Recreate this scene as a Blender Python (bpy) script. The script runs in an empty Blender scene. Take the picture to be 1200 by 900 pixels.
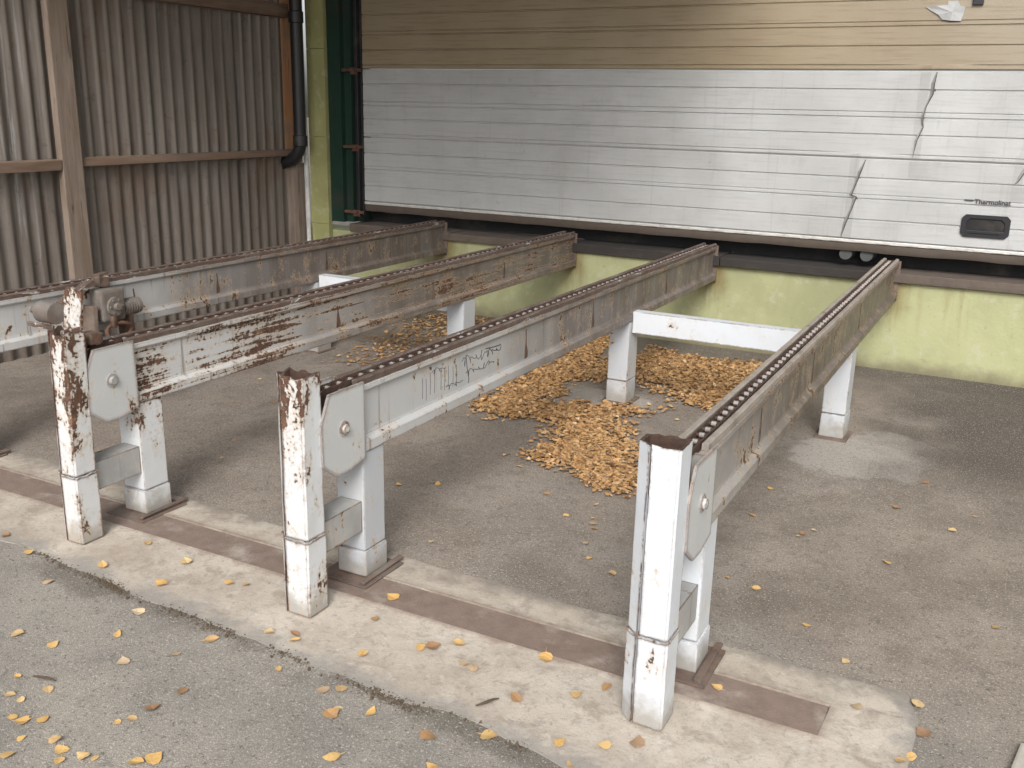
import bpy, bmesh, math, random
from mathutils import Vector, Matrix, noise as mnoise
from mathutils.geometry import tessellate_polygon

random.seed(7)
scene = bpy.context.scene
C = scene.collection

# ------------------------------------------------------------------ camera
cam_d = bpy.data.cameras.new('camera')
cam_d.sensor_width = 36.0
cam_d.lens = 33.995
cam_d.clip_start = 0.02
cam_d.clip_end = 500
cam = bpy.data.objects.new('camera', cam_d)
C.objects.link(cam)
R_ = (0.8834158, 0.4680793, 0.0218700)
U_ = (-0.1473363, 0.2331602, 0.9612119)
F_ = (-0.4448242, 0.8523720, -0.2749425)
cam.matrix_world = Matrix(((R_[0], U_[0], -F_[0], 0.0),
                           (R_[1], U_[1], -F_[1], 0.0),
                           (R_[2], U_[2], -F_[2], 1.6),
                           (0, 0, 0, 1)))
scene.camera = cam
scene.render.resolution_x = 1024
scene.render.resolution_y = 768

# ------------------------------------------------------------------ sky and sun (overcast)
SUN_EL, SUN_AZ = math.radians(38), math.radians(158)      # azimuth from +Y clockwise: behind and to the right of the camera
world = bpy.data.worlds.new('World')
scene.world = world
world.use_nodes = True
wn = world.node_tree
wn.nodes.clear()
sky = wn.nodes.new('ShaderNodeTexSky')
sky.sky_type = 'NISHITA'
sky.sun_disc = False
sky.sun_elevation = SUN_EL
sky.sun_rotation = SUN_AZ
sky.air_density = 1.0
sky.dust_density = 4.0
hs = wn.nodes.new('ShaderNodeHueSaturation')              # cloud cover takes the blue out of the sky
hs.inputs['Saturation'].default_value = 0.22
bg = wn.nodes.new('ShaderNodeBackground')
bg.inputs['Strength'].default_value = 0.13
wo = wn.nodes.new('ShaderNodeOutputWorld')
wn.links.new(sky.outputs[0], hs.inputs['Color'])
wn.links.new(hs.outputs[0], bg.inputs['Color'])
wn.links.new(bg.outputs[0], wo.inputs['Surface'])

sun_d = bpy.data.lights.new('sun', 'SUN')
sun_d.energy = 1.5
sun_d.angle = math.radians(24)
sun_d.color = (1.0, 0.965, 0.92)
sun = bpy.data.objects.new('sun', sun_d)
C.objects.link(sun)
to_sun = Vector((math.sin(SUN_AZ) * math.cos(SUN_EL), math.cos(SUN_AZ) * math.cos(SUN_EL), math.sin(SUN_EL)))
sun.rotation_euler = to_sun.to_track_quat('Z', 'Y').to_euler()
sun.location = to_sun * 30

scene.view_settings.view_transform = 'Standard'
scene.view_settings.look = 'None'
scene.view_settings.gamma = 1.0
scene.view_settings.use_curve_mapping = False
scene.view_settings.exposure = 0.62


# ------------------------------------------------------------------ node helpers
class NT:
    def __init__(self, name):
        self.m = bpy.data.materials.new(name)
        self.m.use_nodes = True
        self.t = self.m.node_tree
        self.b = self.t.nodes['Principled BSDF']
        g = self.t.nodes.new('ShaderNodeNewGeometry')
        self.pos = g.outputs['Position']
        self.nrm = g.outputs['Normal']
        self.geo = g

    def n(self, kind, **kw):
        nd = self.t.nodes.new(kind)
        for k, v in kw.items():
            setattr(nd, k, v)
        return nd

    def put(self, sock, v):
        if hasattr(v, 'is_linked') or hasattr(v, 'links'):
            self.t.links.new(v, sock)
        else:
            if isinstance(v, (tuple, list)) and len(v) == 3 and len(getattr(sock, 'default_value', (0, 0, 0))) == 4:
                v = (*v, 1)
            sock.default_value = v

    def scaled(self, s, off=(0, 0, 0), src=None):
        mp = self.n('ShaderNodeMapping')
        mp.inputs['Scale'].default_value = s
        mp.inputs['Location'].default_value = off
        self.put(mp.inputs['Vector'], src or self.pos)
        return mp.outputs[0]

    def noise(self, scale, detail=4, rough=.55, dist=0.0, vec=None):
        nd = self.n('ShaderNodeTexNoise')
        nd.inputs['Scale'].default_value = scale
        nd.inputs['Detail'].default_value = detail
        nd.inputs['Roughness'].default_value = rough
        nd.inputs['Distortion'].default_value = dist
        self.put(nd.inputs['Vector'], vec or self.pos)
        return nd.outputs['Fac']

    def voro(self, scale, vec=None, feature='F1', out='Distance'):
        nd = self.n('ShaderNodeTexVoronoi', feature=feature)
        nd.inputs['Scale'].default_value = scale
        self.put(nd.inputs['Vector'], vec or self.pos)
        return nd.outputs[out]

    def mr(self, v, a, b, c=0.0, d=1.0, smooth=True):
        nd = self.n('ShaderNodeMapRange')
        if smooth:
            nd.interpolation_type = 'SMOOTHSTEP'
        for i, x in enumerate((v, a, b, c, d)):
            self.put(nd.inputs[i], x)
        return nd.outputs[0]

    def ma(self, op, a, b=0.0, c=0.0, clamp=False):
        nd = self.n('ShaderNodeMath', operation=op)
        nd.use_clamp = clamp
        self.put(nd.inputs[0], a)
        self.put(nd.inputs[1], b)
        self.put(nd.inputs[2], c)
        return nd.outputs[0]

    def mix(self, f, a, b, blend='MIX'):
        nd = self.n('ShaderNodeMix', data_type='RGBA', blend_type=blend)
        self.put(nd.inputs[0], f)
        self.put(nd.inputs[6], a)
        self.put(nd.inputs[7], b)
        return nd.outputs[2]

    def xyz(self, src=None):
        s = self.n('ShaderNodeSeparateXYZ')
        self.put(s.inputs[0], src or self.pos)
        return s.outputs

    def edge(self, r=0.008):
        bv = self.n('ShaderNodeBevel', samples=4)
        bv.inputs['Radius'].default_value = r
        d = self.n('ShaderNodeVectorMath', operation='DOT_PRODUCT')
        self.put(d.inputs[0], bv.outputs[0])
        self.put(d.inputs[1], self.nrm)
        return self.mr(d.outputs['Value'], 0.995, 0.75)

    def bump(self, h, dist=0.003, strength=1.0):
        bp = self.n('ShaderNodeBump')
        bp.inputs['Distance'].default_value = dist
        bp.inputs['Strength'].default_value = strength
        self.put(bp.inputs['Height'], h)
        self.put(self.b.inputs['Normal'], bp.outputs[0])

    def fin(self, col, rough=.7, metal=0.0, spec=None):
        self.put(self.b.inputs['Base Color'], col)
        self.put(self.b.inputs['Roughness'], rough)
        self.put(self.b.inputs['Metallic'], metal)
        if spec is not None:
            self.b.inputs['Specular IOR Level'].default_value = spec
        return self.m


RUST_D, RUST_M, RUST_L = (0.052, 0.027, 0.019), (0.130, 0.064, 0.038), (0.26, 0.15, 0.09)


def mat_paint(name, rust=.3, top=None, ys=(3.5, 5.3), along=None, streak=0.0, dirty=0.0, tint=(0.74, 0.76, 0.79), foot=True, flake_y=False, edge=1.0, er=.012):
    """old white paint on steel, flaked through to rust. top=(z0,z1): more rust between those heights"""
    m = NT(name)
    x, y, z = m.xyz()
    v = m.scaled((1.0, 1.0, .42)) if not flake_y else m.scaled((1.6, .13, 3.4))
    n1 = m.noise(16, 9, .66, .4, v)
    n2 = m.noise(4.2, 5, .6, .2)
    n3 = m.noise(70, 4, .6)
    f = m.ma('ADD', m.ma('MULTIPLY', n1, .72), m.ma('MULTIPLY', n2, .38))
    f = m.ma('ADD', f, m.ma('MULTIPLY', m.ma('SUBTRACT', n3, .25), .34))
    f = m.ma('ADD', f, m.ma('MULTIPLY', m.edge(er), .25 * edge))
    if top:
        f = m.ma('ADD', f, m.mr(z, top[0], top[1], 0.0, top[2]))
    thr = 0.86 - rust * 0.34
    mask = m.mr(f, thr, thr + .025)
    halo = m.mr(f, thr - .085, thr)
    rc = m.mix(m.mr(m.noise(38, 6, .7), .3, .7), RUST_D, RUST_M)
    rc = m.mix(m.mr(m.noise(11, 5, .6), .52, .72), rc, RUST_L)
    grime_dark = m.noise(7, 7, .65, .3)
    pc = m.mix(m.mr(grime_dark, .42, .75, 0, .55), tint, (0.50, 0.49, 0.46))
    pc = m.mix(m.mr(m.noise(2.1, 4), .5, .72, 0, .35), pc, (0.60, 0.61, 0.60))
    if streak:
        sv = m.scaled((26, 26, 1.3))
        s1 = m.mr(m.noise(1.0, 5, .62, .15, sv), .55, .70)
        s1 = m.ma('MULTIPLY', s1, m.mr(m.noise(2.6, 3), .38, .62))
        pc = m.mix(m.ma('MULTIPLY', s1, streak), pc, (0.16, 0.115, 0.085))
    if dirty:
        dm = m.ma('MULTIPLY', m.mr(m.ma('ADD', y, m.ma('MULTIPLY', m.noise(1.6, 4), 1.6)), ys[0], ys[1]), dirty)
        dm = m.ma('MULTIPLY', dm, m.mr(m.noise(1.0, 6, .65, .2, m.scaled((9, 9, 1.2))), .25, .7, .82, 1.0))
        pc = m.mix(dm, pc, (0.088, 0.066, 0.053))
    if foot:
        fm = m.mr(m.ma('ADD', z, m.ma('MULTIPLY', m.noise(14, 6, .65), .22)), .22, .12)
        pc = m.mix(m.ma('MULTIPLY', fm, .8), pc, (0.27, 0.245, 0.21))
    pc = m.mix(m.ma('MULTIPLY', halo, .5), pc, (0.46, 0.33, 0.20))
    col = m.mix(mask, pc, rc)
    ro = m.ma('ADD', m.ma('MULTIPLY', mask, .38), m.mr(grime_dark, .3, .8, .42, .62))
    h = m.ma('SUBTRACT', m.ma('MULTIPLY', m.noise(130, 4, .7), .18), mask)
    m.bump(h, .004, 1.0)
    return m.fin(col, ro)


def mat_rust(name, dark=0.0, white=0.0, grey=0.0):
    m = NT(name)
    a = m.mix(m.mr(m.noise(28, 7, .7, .3), .32, .68), RUST_D, RUST_M)
    a = m.mix(m.mr(m.noise(6, 5, .6), .5, .72, 0, .8), a, (0.155, 0.125, 0.10))
    a = m.mix(m.mr(m.noise(90, 3), .6, .75, 0, .5), a, RUST_L)
    if grey:
        a = m.mix(m.mr(m.noise(9, 6, .6), .3, .6, grey * .5, grey), a, (0.26, 0.24, 0.215))
    if white:
        w = m.ma('ADD', m.noise(20, 7, .7, .5, m.scaled((1, .3, 1))), m.ma('MULTIPLY', m.edge(.006), .12))
        a = m.mix(m.mr(w, .70 - white * .22, .73 - white * .22), a, (0.60, 0.585, 0.56))
    if dark:
        a = m.mix(dark, a, (0.02, 0.017, 0.015))
    m.bump(m.noise(80, 6, .75), .003, .8)
    return m.fin(a, .85)


def mat_plain(name, col, rough=.6, metal=0.0, var=.35, scale=12, bump=.0015, dirt=(0.1, 0.085, 0.07), dirt_amt=.4):
    m = NT(name)
    c = m.mix(m.mr(m.noise(scale, 6, .62, .2), .35, .75, 0, var), col, tuple(k * .55 for k in col))
    c = m.mix(m.mr(m.noise(scale * .35, 6, .65), .5, .75, 0, dirt_amt), c, dirt)
    m.bump(m.noise(scale * 9, 4, .6), bump, .7)
    return m.fin(c, rough, metal)


def mat_timber(name, col, col2):
    m = NT(name)
    v = m.scaled((14, 14, 1.1))
    c = m.mix(m.mr(m.noise(1.6, 7, .65, .6, v), .3, .72), col, col2)
    c = m.mix(m.mr(m.noise(3.0, 5, .6), .5, .75, 0, .6), c, (0.105, 0.085, 0.07))
    c = m.mix(m.mr(m.noise(1.0, 4, .5, .2, m.scaled((40, 40, 3))), .62, .72, 0, .8), c, (0.03, 0.022, 0.016))
    m.bump(m.noise(2.2, 8, .7, .4, v), .004, .8)
    return m.fin(c, .85)


def mat_timber_h(name, col, col2):
    m = NT(name)
    v = m.scaled((14, 1.1, 14))
    c = m.mix(m.mr(m.noise(1.6, 7, .65, .6, v), .3, .72), col, col2)
    c = m.mix(m.mr(m.noise(3.0, 5, .6), .5, .75, 0, .6), c, (0.105, 0.085, 0.07))
    m.bump(m.noise(2.2, 8, .7, .4, v), .004, .8)
    return m.fin(c, .85)


def mat_ground():
    m = NT('worn_asphalt')
    x, y, z = m.xyz()
    big = m.noise(.55, 5, .6, .3)
    mid = m.noise(2.4, 7, .65, .3)
    fine = m.noise(55, 5, .75)
    vf = m.voro(170)
    inner = m.mr(m.ma('ADD', y, m.ma('MULTIPLY', mid, 1.0)), 2.6, 3.5)          # swept, oil-stained floor of the bay
    asp = m.mix(m.mr(mid, .32, .68), (0.245, 0.226, 0.200), (0.350, 0.320, 0.275))
    asp = m.mix(m.mr(m.noise(1.1, 6, .6, .4), .52, .70, 0, .75), asp, (0.39, 0.35, 0.295))
    asp = m.mix(m.mr(m.noise(9, 7, .72, .3), .52, .68, 0, .45), asp, (0.17, 0.158, 0.142))
    bay = m.mix(m.mr(mid, .30, .70), (0.225, 0.183, 0.148), (0.325, 0.275, 0.230))
    bay = m.mix(m.mr(m.noise(1.3, 6, .62, .6), .50, .66, 0, .65), bay, (0.150, 0.117, 0.094))
    bay = m.mix(m.mr(m.noise(.9, 5, .6, .4, m.scaled((1, 1, 1), (7, 3, 0))), .54, .70, 0, .55), bay, (0.31, 0.285, 0.26))
    bay = m.mix(m.mr(m.noise(14, 7, .72, .3), .50, .66, 0, .45), bay, (0.130, 0.100, 0.080))
    bay = m.mix(m.mr(m.noise(22, 6, .72, .2, m.scaled((1, 1, 1), (1, 8, 3))), .54, .68, 0, .42), bay, (0.38, 0.33, 0.28))
    # scuffed dry scrapes along the run of the bay
    bay = m.mix(m.mr(m.noise(1.0, 6, .65, .3, m.scaled((7.0, 1.3, 1))), .58, .72, 0, .45), bay, (0.27, 0.245, 0.22))
    # pale repaired patches round the rear legs
    for (cx, cy, rx, ry) in ((-.55, 4.72, .34, .30), (-2.05, 4.95, .36, .26), (-.42, 4.95, .22, .28)):
        dx = m.ma('DIVIDE', m.ma('SUBTRACT', x, cx), rx)
        dy = m.ma('DIVIDE', m.ma('SUBTRACT', y, cy), ry)
        d = m.ma('SQRT', m.ma('ADD', m.ma('MULTIPLY', dx, dx), m.ma('MULTIPLY', dy, dy)))
        d = m.ma('ADD', d, m.ma('MULTIPLY', m.noise(7, 6, .65), .9))
        bay = m.mix(m.mr(d, 1.50, 1.30, 0, .8), bay, (0.42, 0.385, 0.345))
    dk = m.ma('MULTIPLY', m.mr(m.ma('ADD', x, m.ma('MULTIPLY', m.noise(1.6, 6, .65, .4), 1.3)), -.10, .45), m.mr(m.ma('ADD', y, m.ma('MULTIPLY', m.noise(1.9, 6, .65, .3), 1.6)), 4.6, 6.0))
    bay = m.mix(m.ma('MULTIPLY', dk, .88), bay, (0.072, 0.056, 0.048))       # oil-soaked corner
    # dirt washed against the back wall
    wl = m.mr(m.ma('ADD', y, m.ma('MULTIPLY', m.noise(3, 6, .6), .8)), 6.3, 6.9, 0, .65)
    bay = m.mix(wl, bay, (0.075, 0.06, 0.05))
    c = m.mix(inner, asp, bay)
    # moss and silt in the joint in front of the concrete
    jy = m.ma('ADD', y, m.ma('ADD', m.ma('MULTIPLY', m.noise(3.2, 6, .6), .34), m.ma('MULTIPLY', x, .055)))
    jn = m.ma('MULTIPLY', m.mr(jy, 1.955, 2.03), m.mr(m.noise(1.7, 3), .40, .56))
    c = m.mix(m.ma('MULTIPLY', jn, m.mr(y, 2.2, 2.1, 0, .5)), c, (0.07, 0.055, 0.035))
    sp = m.ma('ADD', m.ma('ADD', y, m.ma('MULTIPLY', x, .055)), m.ma('MULTIPLY', m.noise(5, 7, .72, .3, m.scaled((1, 1, 1), (2, 5, 0))), .55))
    sp = m.ma('MULTIPLY', m.mr(sp, 2.02, 2.23, 0, .7), m.mr(y, 2.2, 2.1))
    c = m.mix(m.ma('MULTIPLY', sp, m.ma('SUBTRACT', 1.0, jn)), c, (0.36, 0.325, 0.28))
    # aggregate speckle
    c = m.mix(m.mr(vf, .22, .55, 0, .30), c, (0.07, 0.066, 0.062))
    c = m.mix(m.mr(m.noise(80, 3, .7), .44, .32, 0, .7), c, (0.07, 0.064, 0.058))
    c = m.mix(m.mr(m.noise(120, 3, .7, 0, m.scaled((1, 1, 1), (5, 2, 1))), .56, .67, 0, .7), c, (0.50, 0.46, 0.405))
    c = m.mix(m.mr(m.noise(240, 2), .60, .70, 0, .42), c, (0.52, 0.50, 0.46))
    c = m.mix(m.mr(fine, .56, .72, 0, .35), c, (0.08, 0.074, 0.068))
    h = m.ma('ADD', m.ma('MULTIPLY', fine, .6), m.ma('MULTIPLY', m.mr(vf, 0, .5), .5))
    m.bump(h, .004, .75)
    return m.fin(c, m.mr(mid, .3, .7, .72, .93), 0, .3)


def mat_concrete():
    m = NT('pale_concrete')
    mid = m.noise(2.8, 8, .66, .5)
    c = m.mix(m.mr(mid, .30, .70), (0.385, 0.332, 0.275), (0.530, 0.475, 0.408))
    c = m.mix(m.mr(m.noise(8, 7, .7, .5), .50, .66, 0, .65), c, (0.29, 0.245, 0.198))
    c = m.mix(m.mr(m.noise(20, 7, .72, .3), .52, .66, 0, .5), c, (0.26, 0.225, 0.19))
    c = m.mix(m.mr(m.noise(17, 7, .72, .3, m.scaled((1, 1, 1), (4, 4, 1))), .54, .66, 0, .45), c, (0.58, 0.545, 0.49))
    c = m.mix(m.mr(m.noise(34, 5, .7), .58, .70, 0, .55), c, (0.20, 0.175, 0.15))
    c = m.mix(m.mr(m.noise(1.4, 5, .6, .5, m.scaled((1, 1, 1), (3, 9, 0))), .55, .7, 0, .5), c, (0.33, 0.27, 0.21))
    x, y, z = m.xyz()
    er = m.ma('ADD', y, m.ma('MULTIPLY', m.noise(6, 7, .7), .36))
    c = m.mix(m.mr(er, 2.78, 2.92, 0, .85), c, (0.20, 0.178, 0.155))       # back edge worn under bay dirt
    sd = m.ma('ABSOLUTE', m.ma('SUBTRACT', y, 2.451))
    sd = m.ma('ADD', sd, m.ma('MULTIPLY', m.noise(9, 7, .7), .11))
    sd = m.ma('MULTIPLY', m.mr(sd, .165, .125), m.mr(m.ma('ADD', x, m.ma('MULTIPLY', m.noise(8, 5), .1)), -.20, -.26))
    c = m.mix(m.ma('MULTIPLY', sd, .75), c, (0.235, 0.175, 0.142))          # rust washed out of the channel
    fe = m.ma('ADD', m.ma('ADD', y, m.ma('MULTIPLY', x, .055)), m.ma('MULTIPLY', m.noise(7, 7, .72), .40))
    c = m.mix(m.mr(fe, 2.195, 2.07, 0, .8), c, (0.27, 0.258, 0.238))
    re = m.ma('ADD', x, m.ma('MULTIPLY', m.noise(6, 7, .72), .5))
    c = m.mix(m.mr(re, .08, .22, 0, .75), c, (0.25, 0.235, 0.215))
    c = m.mix(m.mr(m.noise(150, 3, .7), .56, .70, 0, .4), c, (0.17, 0.155, 0.14))
    m.bump(m.ma('ADD', m.noise(60, 6, .75), m.ma('MULTIPLY', m.noise(9, 5), 1.2)), .005, .7)
    return m.fin(c, .9, 0, .25)


def mat_plaster(name, col, wallstain=True):
    m = NT(name)
    x, y, z = m.xyz()
    c = m.mix(m.mr(m.noise(2.2, 7, .62, .4), .3, .72), col, tuple(k * .78 for k in col))
    c = m.mix(m.mr(m.noise(9, 6, .7), .52, .68, 0, .45), c, (0.44, 0.44, 0.32))
    c = m.mix(m.mr(m.noise(26, 6, .72), .62, .66, 0, .55), c, (0.27, 0.25, 0.17))
    if wallstain:
        st = m.mr(m.noise(1.0, 5, .6, .2, m.scaled((11, 11, .9))), .54, .72)
        up = m.mr(z, .12, .58, .1, 1.0)
        c = m.mix(m.ma('MULTIPLY', m.ma('MULTIPLY', st, up), .30), c, (0.18, 0.125, 0.06))
        # rusty water run down below each beam end
        for bx in (-4.07, -2.945, -1.875, -.685):
            w = m.ma('ABSOLUTE', m.ma('SUBTRACT', x, m.ma('ADD', bx, m.ma('MULTIPLY', m.ma('SUBTRACT', m.noise(9, 4), .5), .16))))
            rm = m.ma('MULTIPLY', m.mr(w, .15, .02), m.mr(m.ma('ADD', z, m.ma('MULTIPLY', m.noise(14, 4, .6, 0, m.scaled((3, 3, .3))), .3)), .38, .66))
            c = m.mix(m.ma('MULTIPLY', rm, .75), c, (0.16, 0.105, 0.035))
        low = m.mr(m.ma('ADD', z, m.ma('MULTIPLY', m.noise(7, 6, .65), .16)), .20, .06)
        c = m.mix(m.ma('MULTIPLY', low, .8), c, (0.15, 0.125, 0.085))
    m.bump(m.ma('ADD', m.noise(45, 6, .7), m.noise(6, 4)), .004, .6)
    return m.fin(c, .9, 0, .3)


def mat_door(name, tan=False):
    m = NT(name)
    x, y, z = m.xyz()
    fl = m.noise(1.0, 5, .6, 0, m.scaled((3, 3, 60)))
    if tan:
        c = m.mix(m.mr(m.noise(1.2, 5, .6, .3), .3, .7), (0.250, 0.195, 0.120), (0.305, 0.248, 0.168))
        c = m.mix(m.mr(m.ma('ADD', x, m.ma('MULTIPLY', m.noise(.8, 4), 1.4)), -1.2, .8, 0, .5), c, (0.28, 0.25, 0.205))  # greyer to the right: the stronger light there mixed into the tan
        c = m.mix(m.mr(fl, .5, .68, 0, .5), c, (0.18, 0.14, 0.085))
    else:
        c = m.mix(m.mr(m.noise(1.6, 6, .62, .3), .3, .72), (0.43, 0.435, 0.435), (0.355, 0.358, 0.352))
        c = m.mix(m.mr(fl, .5, .68, 0, .4), c, (0.30, 0.30, 0.29))
        c = m.mix(m.mr(m.noise(5, 7, .7), .54, .72, 0, .35), c, (0.29, 0.285, 0.265))
        st = m.mr(m.noise(1.0, 5, .65, .1, m.scaled((34, 34, 1.4))), .58, .72, 0, .35)
        c = m.mix(st, c, (0.27, 0.26, 0.245))
    c = m.mix(m.ma('MULTIPLY', m.mr(m.noise(17, 6, .7), .62, .74), .4), c, (0.2, 0.18, 0.15))
    m.bump(m.ma('ADD', m.ma('MULTIPLY', fl, .8), m.noise(120, 3, .6)), .0015, .7)
    return m.fin(c, m.mr(m.noise(4, 4), .3, .7, .38, .55), 0, .5)


def mat_corrugated():
    m = NT('weathered_corrugated_steel')
    x, y, z = m.xyz()
    n = m.noise(1.0, 7, .65, .2, m.scaled((20, 20, .8)))
    c = m.mix(m.mr(n, .32, .68), (0.215, 0.182, 0.158), (0.315, 0.278, 0.245))
    c = m.mix(m.mr(m.noise(2.2, 6, .65, .3), .5, .70, 0, .6), c, (0.235, 0.165, 0.120))
    zinc = m.mr(m.noise(1.0, 6, .7, .3, m.scaled((24, 24, 1.1), (4, 1, 0))), .55, .66)
    zinc = m.ma('MULTIPLY', zinc, m.mr(m.ma('ADD', y, m.ma('MULTIPLY', m.noise(1.1, 3), 1.0)), 4.9, 4.4, .38, 1.0))
    c = m.mix(m.ma('MULTIPLY', zinc, .85), c, (0.42, 0.415, 0.40))
    cr = m.mr(m.ma('ADD', x, m.ma('MULTIPLY', m.noise(1.0, 4, .6, 0, m.scaled((6, 6, .6))), .012)), -5.517, -5.505)
    c = m.mix(m.ma('MULTIPLY', cr, .6), c, (0.45, 0.41, 0.36))      # crests paler than the troughs
    c = m.mix(m.mr(m.noise(14, 6, .7), .58, .72, 0, .4), c, (0.06, 0.046, 0.038))
    m.bump(m.noise(70, 5, .7), .002, .6)
    return m.fin(c, .75, .15)


def mat_leaf(name, single):
    m = NT(name)
    if single:
        oi = m.n('ShaderNodeObjectInfo')
        r = oi.outputs['Random']
    else:
        r = m.geo.outputs['Random Per Island']
    rp = m.n('ShaderNodeValToRGB')
    els = rp.color_ramp.elements
    if single:
        cols = [(0, (0.58, 0.38, 0.15)), (.2, (0.54, 0.33, 0.11)), (.4, (0.58, 0.43, 0.23)), (.6, (0.42, 0.25, 0.11)), (.78, (0.24, 0.135, 0.075)), (1, (0.54, 0.42, 0.27))]
    else:
        cols = [(0, (0.38, 0.21, 0.085)), (.22, (0.46, 0.27, 0.11)), (.45, (0.29, 0.15, 0.062)), (.65, (0.53, 0.34, 0.16)), (.85, (0.18, 0.095, 0.048)), (1, (0.58, 0.41, 0.23))]
    els[0].position, els[0].color = cols[0][0], (*cols[0][1], 1)
    els[1].position, els[1].color = cols[-1][0], (*cols[-1][1], 1)
    for p, cc in cols[1:-1]:
        e = els.new(p)
        e.color = (*cc, 1)
    m.put(rp.inputs[0], r)
    c = m.mix(m.mr(m.noise(85, 4, .6), .5, .75, 0, .5), rp.outputs[0], (0.24, 0.125, 0.05))
    m.bump(m.noise(220, 3), .001, .5)
    return m.fin(c, .65)


MAT = {
    'ground': mat_ground(),
    'concrete': mat_concrete(),
    'channel': mat_plain('rust_stained_channel', (0.215, 0.158, 0.130), .9, 0, .5, 16, .004, (0.36, 0.315, 0.27), .95),
    'paint_clean': mat_paint('white_paint_sound', .20, foot=True, edge=.8, tint=(.57, .60, .64)),
    'paint_mid': mat_paint('white_paint_flaking', .43, top=(.62, .80, .085), tint=(.58, .60, .62), edge=1.15),
    'paint_bad': mat_paint('white_paint_badly_flaked', .50, top=(.30, .80, .07), tint=(.58, .59, .60), edge=1.2),
    'paint_leg': mat_paint('white_paint_leg', .26, tint=(.43, .45, .48), edge=.8),
    'paint_plate': mat_paint('white_paint_plate', .28, foot=False, tint=(.46, .47, .47), edge=1.3, er=.024),
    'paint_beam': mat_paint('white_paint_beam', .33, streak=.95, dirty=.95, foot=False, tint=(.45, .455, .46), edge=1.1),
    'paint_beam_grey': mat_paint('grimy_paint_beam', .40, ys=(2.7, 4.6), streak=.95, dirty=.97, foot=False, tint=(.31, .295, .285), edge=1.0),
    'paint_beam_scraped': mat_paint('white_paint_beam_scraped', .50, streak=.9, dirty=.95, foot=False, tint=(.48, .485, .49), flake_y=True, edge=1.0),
    'rust': mat_rust('brown_rust'),
    'rust_dark': mat_rust('dark_greasy_rust', dark=.45),
    'rail': mat_rust('worn_rail_steel', white=.36, grey=.2, dark=.25),
    'rail_pale': mat_plain('pale_worn_rail', (0.30, 0.26, 0.225), .8, 0, .5, 18, .002, (0.13, 0.09, 0.065), .9),
    'grimy': mat_rust('grimy_machine', grey=.75, dark=.25),
    'plate_rust': mat_rust('rusty_base_plate', grey=.3),
    'buffer': mat_plain('grey_rubber', (0.07, 0.075, 0.075), .8, 0, .5, 14),
    'tie': mat_paint('streaked_tie_paint', .34, streak=1.0, foot=False, tint=(.30, .30, .295), edge=1.0),
    'dirt_grey': mat_plain('grimy_grey_paint', (0.30, 0.29, 0.275), .8, 0, .5, 14),
    'steel': mat_plain('worn_bright_steel', (0.55, 0.50, 0.47), .35, .75, .4, 60, .0006, (0.16, 0.09, 0.06), .5),
    'motor': mat_plain('grimy_motor_paint', (0.115, 0.125, 0.12), .6, 0, .5, 20),
    'green_plaster': mat_plaster('yellow_green_plaster', (0.385, 0.395, 0.222)),
    'pillar': mat_plaster('pale_green_render', (0.34, 0.335, 0.150), False),
    'ledge': mat_plain('weathered_sill', (0.115, 0.090, 0.073), .9, 0, .6, 9, .004),
    'wall_upper': mat_plaster('upper_wall_render', (0.42, 0.44, 0.19), False),
    'black': mat_plain('dark_recess', (0.014, 0.014, 0.015), .9, 0, .3, 10),
    'rubber': mat_plain('brown_rubber', (0.085, 0.066, 0.052), .8, 0, .4, 16),
    'sill_gap_dark': mat_plain('gap_shade_sill', (0.032, 0.027, 0.024), .85, 0, .5, 9, .004, (0.075, 0.058, 0.045), .6),
    'green_steel': mat_plain('dark_green_paint', (0.010, 0.036, 0.024), .45, 0, .5, 9, .001, (0.035, 0.032, 0.03), .8),
    'pipe_black': mat_plain('black_pipe', (0.016, 0.016, 0.018), .45, 0, .4, 14),
    'pipe_white': mat_plain('white_strip', (0.62, 0.62, 0.61), .6, 0, .4, 10),
    'door': mat_door('silver_door_skin'),
    'door_tan': mat_door('tan_door_skin', True),
    'alu': mat_plain('door_edge_metal', (0.62, 0.61, 0.58), .4, .3, .4, 30),
    'grime_dark': mat_plain('dark_crease', (0.085, 0.08, 0.08), .7, 0, .4, 30),
    'plastic': mat_plain('black_plastic', (0.016, 0.016, 0.02), .35, 0, .3, 20, .0005, (0.04, 0.035, 0.03), .3),
    'ink': mat_plain('dark_print', (0.045, 0.045, 0.055), .6, 0, .2, 30, .0002),
    'scrawl': mat_plain('black_marker', (0.06, 0.058, 0.06), .6, 0, .2, 30, .0002),
    'ragged_white': mat_plain('ragged_white_patch', (0.36, 0.365, 0.365), .5, 0, .4, 16),
    'corrugated': mat_corrugated(),
    'timber': mat_timber('old_timber', (0.150, 0.108, 0.080), (0.225, 0.180, 0.145)),
    'timber_orange': mat_timber('orange_brown_timber', (0.21, 0.095, 0.040), (0.29, 0.15, 0.075)),
    'timber_rail': mat_timber_h('old_timber_rail', (0.145, 0.090, 0.062), (0.215, 0.155, 0.115)),
    'leaf': mat_leaf('fallen_leaf', True),
    'pile_leaf': mat_leaf('dry_leaf_litter', False),
    'twig': mat_plain('twig_bark', (0.085, 0.058, 0.04), .9, 0, .4, 60),
    'soil': mat_plain('damp_silt', (0.105, 0.078, 0.052), .95, 0, .5, 60),
    'roof': mat_plain('roof_sheet', (0.20, 0.19, 0.175), .8, 0, .4, 3),
    'pale_block': mat_plain('pale_block', (0.44, 0.41, 0.36), .9, 0, .3, 20),
}


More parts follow.
